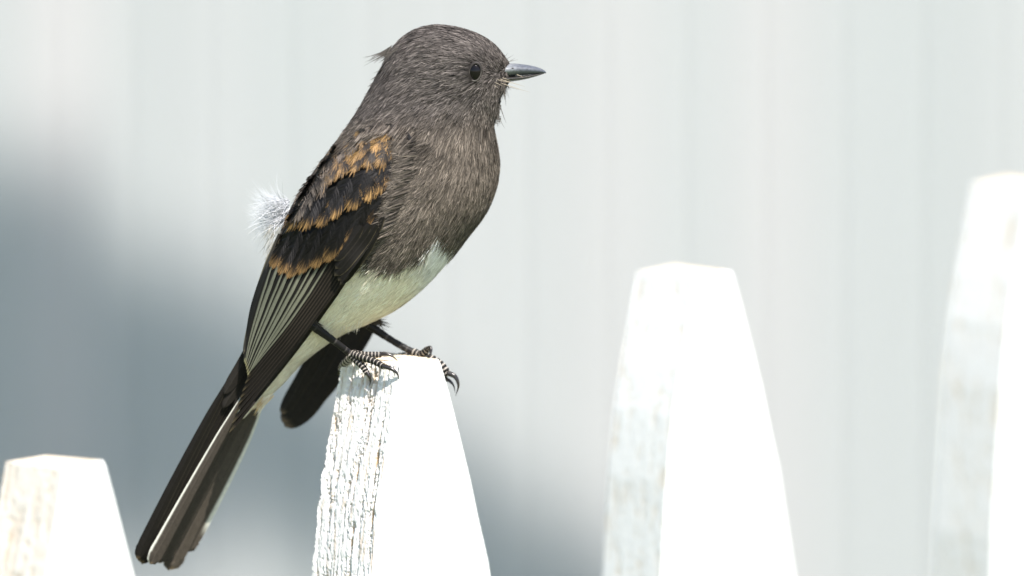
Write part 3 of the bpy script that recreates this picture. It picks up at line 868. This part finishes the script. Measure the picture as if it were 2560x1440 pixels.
m_beak = mat_attr('beak_horn', 0.42, 0.4, grain=0.3, scale=1600, bump=0.15)
def loft(secs, n=40, m=28, power=2.0):
    """secs: x, ytop, ybot, halfwidth (px)"""
    s = catmull(np.array(secs, float), n)
    th_ = np.linspace(0, 2 * np.pi, m, endpoint=False)
    cz, sz = np.cos(th_), np.sin(th_)
    py = ((s[:, 1] + s[:, 2]) / 2)[:, None] - ((s[:, 2] - s[:, 1]) / 2)[:, None] * cz[None]
    yy = YB + (s[:, 3])[:, None] * 1e-4 * np.sign(sz)[None] * np.abs(sz)[None] ** power
    px = np.repeat(s[:, 0:1], m, 1)
    V = W(np.stack([px, py], -1), yy).reshape(-1, 3)
    V = np.vstack([V, V[:m].mean(0), V[-m:].mean(0)]); k = len(V)
    tr = [[k - 2, j, (j + 1) % m] for j in range(m)] + [[k - 1, (n - 1) * m + (j + 1) % m, (n - 1) * m + j] for j in range(m)]
    return V, grid_quads(n, m, 0, True), tr
V, q, tr = loft([(1240, 166, 190, 46), (1262, 160, 192, 42), (1285, 158.5, 190, 33), (1310, 161, 188, 24), (1335, 165.5, 185.5, 15), (1352, 171, 183.5, 8), (1361, 176, 183, 4), (1365.5, 180.5, 183.5, 1.2)], power=1.15)
bp_ = to_px(V)
cu = mixc((.085, .093, .112), (.19, .20, .21), sstep(1310, 1262, bp_[:, 0]))
beak = part('beak', V, q, m_beak, cu, tris=tr)
V, q, tr = loft([(1238, 186, 205, 44), (1262, 189, 206, 38), (1285, 190, 203, 29), (1310, 188.5, 199, 20), (1335, 185.5, 192.5, 12), (1352, 183.2, 187.2, 6), (1361, 182.4, 184.2, 2.5)], power=1.1)
part('lower_mandible', V, q, m_beak, np.ones((len(V), 3)) * np.array([.024, .022, .020]), beak, tris=tr)
h_n = YB - 0.0031
V, q = ellipsoid(W(np.array([(1279.5, 171.0)]), np.array([h_n]))[0], 0.00055, 0.00035, 0.00022, 12, 16)
part('nostril', V, q, m_lid, np.ones((len(V), 3)) * np.array([.012, .010, .008]), beak)
V, q, tr, _ = tube([W((1210, 213), YB - .0078), W((1218, 209), YB - .0076), W((1226, 205), YB - .0070), W((1236, 201), YB - .0060)], [.00015, .00050, .00040, .00015], n=14, m=10, flat=.5)
part('gape', V, q, m_lid, np.ones((len(V), 3)) * np.array([.52, .36, .10]), beak, tris=tr)
# bristles around the bill, wisps on chin and nape
def wisps(name, lst, wd, col, parent=None):
    R_, D_, L_, Y_ = [], [], [], []
    for (x0, y0, x1, y1, dep) in lst:
        d = np.array((x1 - x0, y1 - y0), float); l = np.linalg.norm(d)
        R_.append((x0, y0)); D_.append(d / l); L_.append(l); Y_.append(YB + dep)
    o = fan(name, np.array(R_, float), np.array(D_), np.array(L_), wd, np.repeat(np.array([col], float), len(lst), 0), parent, curl=0.06, y=np.array(Y_), yj=.0004)
    return o
wisps('bristles', [(1232, 195, 1268, 207, -.0066), (1238, 193, 1282, 207, -.006), (1250, 192, 1276, 201, -.005), (1225, 200, 1258, 214, -.0075), (1222, 204, 1245, 222, -.0075), (1245, 205, 1325, 233, -.005),
                   (1258, 200, 1312, 217, -.004), (1292, 186, 1309, 193, -.0036)], 1.7, (.34, .29, .22), beak)
wisps('fine_bristles', [(1262, 150, 1285, 137, -.002), (1265, 155, 1295, 150, -.002), (1258, 147, 1270, 132, .001), (1268, 158, 1288, 143, 0), (1262, 215, 1300, 225, -.002)], 1.1, (.10, .085, .075), beak)
tft = [(980 + RNG.normal(0, 5), 122 + RNG.normal(0, 4), 925 + RNG.normal(0, 14), 150 + RNG.normal(0, 5), RNG.normal(0, .002)) for _ in range(16)]
tft += [(985 + RNG.normal(0, 6), 128 + RNG.normal(0, 6), 958 + RNG.normal(0, 8), 146 + RNG.normal(0, 8), RNG.normal(0, .003)) for _ in range(40)]
tft += [(1240 + RNG.normal(0, 6), 262 + RNG.normal(0, 16), 1243 + RNG.normal(0, 7), 300 + RNG.normal(0, 8), RNG.normal(0, .003)) for _ in range(60)]
tft += [(1262 + RNG.normal(0, 6), 205 + RNG.normal(0, 6), 1258 + RNG.normal(0, 8), 236 + RNG.normal(0, 10), RNG.normal(0, .003)) for _ in range(40)]
NAPE = np.array([(1000, 104), (978, 132), (952, 180), (926, 228), (905, 264), (868, 324), (818, 390), (775, 448), (742, 500)], float)
for _ in range(230):
    u_ = RNG.random() * (len(NAPE) - 1); i_ = int(u_); p_ = NAPE[i_] + (NAPE[min(i_ + 1, len(NAPE) - 1)] - NAPE[i_]) * (u_ - i_)
    l_ = RNG.uniform(16, 34); an = RNG.normal(0, .12)
    tft.append((p_[0] + RNG.uniform(0, 9), p_[1] + RNG.uniform(0, 6), p_[0] + l_ * (-.62 + an), p_[1] + l_ * (.80 + an), RNG.normal(0, .0015)))
wisps('loose_wisps', tft, 2.0, (.085, .075, .066))
# white downy tuft on the back
N = 850
a = RNG.normal(math.pi * 0.985, 0.36, N)
roots = np.stack([RNG.uniform(690, 726, N), RNG.uniform(498, 560, N)], -1)
L_ = RNG.uniform(20, 84, N) * (0.6 + 0.4 * np.cos(a - math.pi))
fan('down_tuft', roots, np.stack([np.cos(a), np.sin(a) * 0.9], -1), L_, 1.1, np.repeat(np.array([[.57, .59, .61]]), N, 0), curl=.38, y=YB + .001, yj=.004)
N = 60
a = RNG.normal(math.radians(118), .12, N)
fan('down_wisps', np.stack([RNG.uniform(670, 705, N), 0 * a + RNG.uniform(560, 625, N)], -1), np.stack([np.cos(a), np.sin(a)], -1), RNG.uniform(20, 48, N), 1.6, np.repeat(np.array([[.34, .33, .29]]), N, 0), curl=.15, y=YB - .003, yj=.001)

# ------------------------------------------------------------------ legs and feet
m_leg = mat_attr('leg_scales', 0.5, 0.2)
m_claw, nt, b = mat_nodes('claw', 0.22, 0.6)
b.inputs['Base Color'].default_value = (0.022, 0.018, 0.016, 1)
def scaled(vv, n, dark, pale, duty=0.30):
    ph = (vv * n) % 1.0
    return mixc(dark, pale, (ph < duty) * 1.0)
LEGD = np.array([.0105, .0095, .009]); LEGP = np.array([.44, .40, .35])
def leg(path, radii):
    V, q, tr, vv = tube(path, radii, n=60, m=14, rings=11, bump=.07)
    c = mixc(LEGD, (.06, .054, .05), ((vv * 11) % 1 < .10) * 1.0)
    c = mixc(c, LEGP * .9, sstep(.86, .97, vv) * (RNG.random(len(vv)) * .7 + .3))
    return part('leg', V, q, m_leg, c, tris=tr)
def toe(parent, path, radii, n):
    V, q, tr, vv = tube(path, [r_ * 1.12 for r_ in radii], n=n * 7, m=12, rings=n, bump=.20)
    return part('toe', V, q, m_leg, scaled(vv, n, LEGD, LEGP), parent, tris=tr)
def claw(parent, path, r):
    r = r * 1.15
    V, q, tr, vv = tube(path, [r, r * .9, r * .62, r * .32, r * .05], n=24, m=12)
    return part('claw', V, q, m_claw, None, parent, tris=tr)
PX = lambda x, y, d: W((x, y), d)
# near leg
l1 = leg([PX(762, 800, .0040), PX(798, 826, .0046), PX(842, 858, .0066), PX(872, 882, .0082), PX(884, 893, .008)], [.0012, .0011, .00085, .00085, .0011])
toe(l1, [PX(876, 886, .0075), PX(892, 902, .0066), PX(908, 918, .0054), PX(919, 936, .0046)], [.0009, .00080, .00070, .00062], 8)
claw(l1, [PX(917, 930, .0042), PX(924, 942, .0038), PX(926, 955, .0044), PX(922, 967, .0058)], .00048)
toe(l1, [PX(880, 884, .0072), PX(905, 893, .0056), PX(935, 903, .0036), PX(962, 918, .0010)], [.0009, .00085, .00076, .00066], 10)
claw(l1, [PX(956, 914, .0006), PX(978, 922, -.0004), PX(993, 934, -.0008), PX(998, 951, -.0004)], .00055)
toe(l1, [PX(884, 884, .0090), PX(908, 887, .0088), PX(932, 887, .0086), PX(954, 887, .0084)], [.00085, .00075, .00068, .00062], 8)
claw(l1, [PX(948, 887, .0084), PX(966, 885, .0080), PX(983, 892, .0076), PX(997, 906, .0072)], .00050)
toe(l1, [PX(880, 892, .0098), PX(868, 902, .0120), PX(856, 914, .0152), PX(851, 926, .0164)], [.0009, .0008, .0007, .0006], 7)
claw(l1, [PX(852, 922, .0162), PX(849, 932, .0168), PX(850, 942, .0168), PX(856, 948, .0160)], .00045)
# far leg
l2 = leg([PX(905, 800, .0180), PX(930, 818, .0178), PX(975, 848, .0172), PX(1020, 874, .0166), PX(1048, 886, .0162)], [.0014, .0011, .00085, .00085, .0010])
toe(l2, [PX(1034, 880, .0160), PX(1050, 886, .0150), PX(1062, 880, .0138), PX(1070, 872, .0130)], [.0009, .0008, .0008, .0007], 5)
claw(l2, [PX(1068, 872, .0128), PX(1076, 870, .0122), PX(1077, 882, .0114), PX(1068, 897, .0106)], .00055)
toe(l2, [PX(1045, 884, .0160), PX(1078, 896, .0150), PX(1104, 914, .0140), PX(1122, 938, .0134)], [.0009, .00085, .00085, .00080], 9)
claw(l2, [PX(1118, 932, .0132), PX(1138, 942, .0126), PX(1146, 964, .0122), PX(1139, 990, .0120)], .00062)
toe(l2, [PX(1045, 886, .0168), PX(1082, 906, .0166), PX(1104, 932, .0152), PX(1116, 954, .0146)], [.0009, .0008, .0008, .0007], 8)
claw(l2, [PX(1114, 948, .0144), PX(1124, 952, .0138), PX(1134, 964, .0134), PX(1138, 982, .0132)], .00045)
toe(l2, [PX(1036, 884, .0172), PX(1020, 888, .0190), PX(1000, 890, .0205), PX(985, 894, .0212)], [.0009, .0008, .0007, .0006], 7)
# dark tibia feathers where the legs leave the belly
tft = [(775 + RNG.normal(0, 5), 800 + RNG.normal(0, 4), 797 + RNG.normal(0, 8), 824 + RNG.normal(0, 6), -.0105) for _ in range(30)]
tft += [(925 + RNG.normal(0, 10), 800 + RNG.normal(0, 4), 952 + RNG.normal(0, 12), 808 + RNG.normal(0, 9), .003) for _ in range(60)]
wisps('leg_feathers', tft, 2.4, (.05, .043, .037))
tft = [(xx, 800 + RNG.normal(0, 6), xx - 9 + RNG.normal(0, 8), 828 + RNG.normal(0, 6), RNG.uniform(-.007, 0)) for xx in RNG.uniform(805, 905, 110)]
wisps('belly_wisps', tft, 1.7, tuple(CREAM * .85))

# ------------------------------------------------------------------ added tree out of view, shaped to shade the wall
m_bark, nt, b = mat_nodes('bark', 0.9, 0.1); b.inputs['Base Color'].default_value = (0.12, 0.09, 0.065, 1)
m_leaf, nt, b = mat_nodes('leaf', 0.5, 0.3)
oi = nt.nodes.new('ShaderNodeTexCoord'); nn = nt.nodes.new('ShaderNodeTexNoise'); nn.inputs['Scale'].default_value = 14
cr = nt.nodes.new('ShaderNodeValToRGB'); cr.color_ramp.elements[0].color = (.035, .07, .02, 1); cr.color_ramp.elements[1].color = (.08, .13, .04, 1)
nt.links.new(oi.outputs['Object'], nn.inputs['Vector']); nt.links.new(nn.outputs['Fac'], cr.inputs[0]); nt.links.new(cr.outputs[0], b.inputs['Base Color'])
def leaves(centres, size, origin, seed):
    rg = np.random.default_rng(seed); N = len(centres)
    d = rg.normal(0, 1, (N, 3)); d[:, 2] -= .4; d /= np.linalg.norm(d, axis=1)[:, None]
    r = rg.normal(0, 1, (N, 3)); s = np.cross(d, r); s /= np.linalg.norm(s, axis=1)[:, None]
    nrm = np.cross(s, d); L = size * rg.uniform(.7, 1.3, N)[:, None]
    a = centres; V = np.stack([a, a + d * L * .45 + s * L * .27 + nrm * L * .05, a + d * L - nrm * L * .12, a + d * L * .45 - s * L * .27 + nrm * L * .05], 1)
    return V.reshape(-1, 3) - origin, np.arange(N * 4).reshape(N, 4)
LS = np.array(TO_SUN)
# shade band on the wall (picture points) carried up along the sun's direction to place the added bough's leaves
band = [((-60, 740), 110), ((80, 830), 130), ((-170, 900), 170), ((170, 930), 130), ((120, 1060), 120), ((320, 1060), 115), ((490, 1110), 80), ((650, 1160), 55),
        ((-350, 860), 210), ((-600, 720), 260), ((-400, 1100), 230), ((-800, 960), 300), ((200, 1200), 95), ((40, 1260), 95)]
cl = []; knots = []
for (p, r) in band:
    w0 = W(np.array([p]), np.array([WALL_Y]))[0]
    sdist = 2.4
    c = w0 + LS * sdist
    knots.append(c)
    r = r * 1.32e-4
    nlv = int(420 * (r / .025) ** 2)
    g = RNG.normal(0, 1, (nlv, 3)); g /= np.linalg.norm(g, axis=1)[:, None]; g *= (RNG.random(nlv) ** .4)[:, None] * r
    cl.append(c + g + LS * RNG.normal(0, .07, nlv)[:, None])
cl = np.vstack(cl)
base = np.array([1.75, 0.35, 0.0])
tree = empty('added_shade_tree', base)
tag(tree, 'added unseen leafy tree, its bough shaped to shade the pale board wall', 'tree')
crown_c = np.array([1.55, -0.25, 3.05])
trunk_path = [base, base + [.0, -.03, .8], base + [-.06, -.10, 1.7], crown_c]
V, q, tr, _ = tube(trunk_path, [.085, .065, .05, .02], n=30, m=14, rings=9, bump=.08)
link('trunk', mesh_np('trunk', V - base, q, None, tr), m_bark, tree)
kn = np.array(knots)
tipk = kn[kn[:, 0].argmin()]; midk = kn.mean(0)
V, q, tr, _ = tube([base + [-.05, -.08, 1.5], (base + [-.05, -.08, 1.5]) * .5 + midk * .5 + [0, 0, .12], midk + [0, 0, .05], tipk], [.035, .024, .014, .004], n=30, m=10)
link('limb', mesh_np('limb', V - base, q, None, tr), m_bark, tree)
g = RNG.normal(0, 1, (2600, 3)); g /= np.linalg.norm(g, axis=1)[:, None]; g *= (RNG.random(2600) ** .45)[:, None] * np.array([.42, .42, .40])
crown_pts = np.vstack([cl, crown_c + [.25, .25, 0] + g])
V, q = leaves(crown_pts, .020, base, 5)
link('crown', mesh_np('crown', V, q, smooth=False), m_leaf, tree)['kind'] = 'stuff'

# ------------------------------------------------------------------ low shrub at the wall's foot, its tip showing as a green blur
sb = W(np.array([(-580, 1100)]), np.array([0.95]))[0].copy(); sb[2] = 0
shrub = empty('shrub', sb)
tag(shrub, 'green leafy shrub growing between the fence and the pale wall', 'shrub')
pts = []; RS = np.random.default_rng(3)
for k in range(9):
    a = k * 2.4; top = sb + [math.cos(a) * .05, math.sin(a) * .05, W(np.array([(0, 985)]), np.array([.95]))[0][2] + random.uniform(-.07, .0)]
    P = catmull([sb + [math.cos(a) * .015, math.sin(a) * .015, 0], sb + [math.cos(a) * .05, math.sin(a) * .05, .5], top], 40)
    V, q, tr, _ = tube([P[0], P[20], P[39]], [.006, .005, .002], n=12, m=8)
    link('stem', mesh_np('stem', V - sb, q, None, tr), m_bark, shrub)
    for i in range(8, 40):
        for _ in range(3): pts.append(P[i] + RS.normal(0, .015, 3))
V, q = leaves(np.array(pts), .045, sb, 9)
link('foliage', mesh_np('foliage', V, q, smooth=False), m_leaf, shrub)['kind'] = 'stuff'
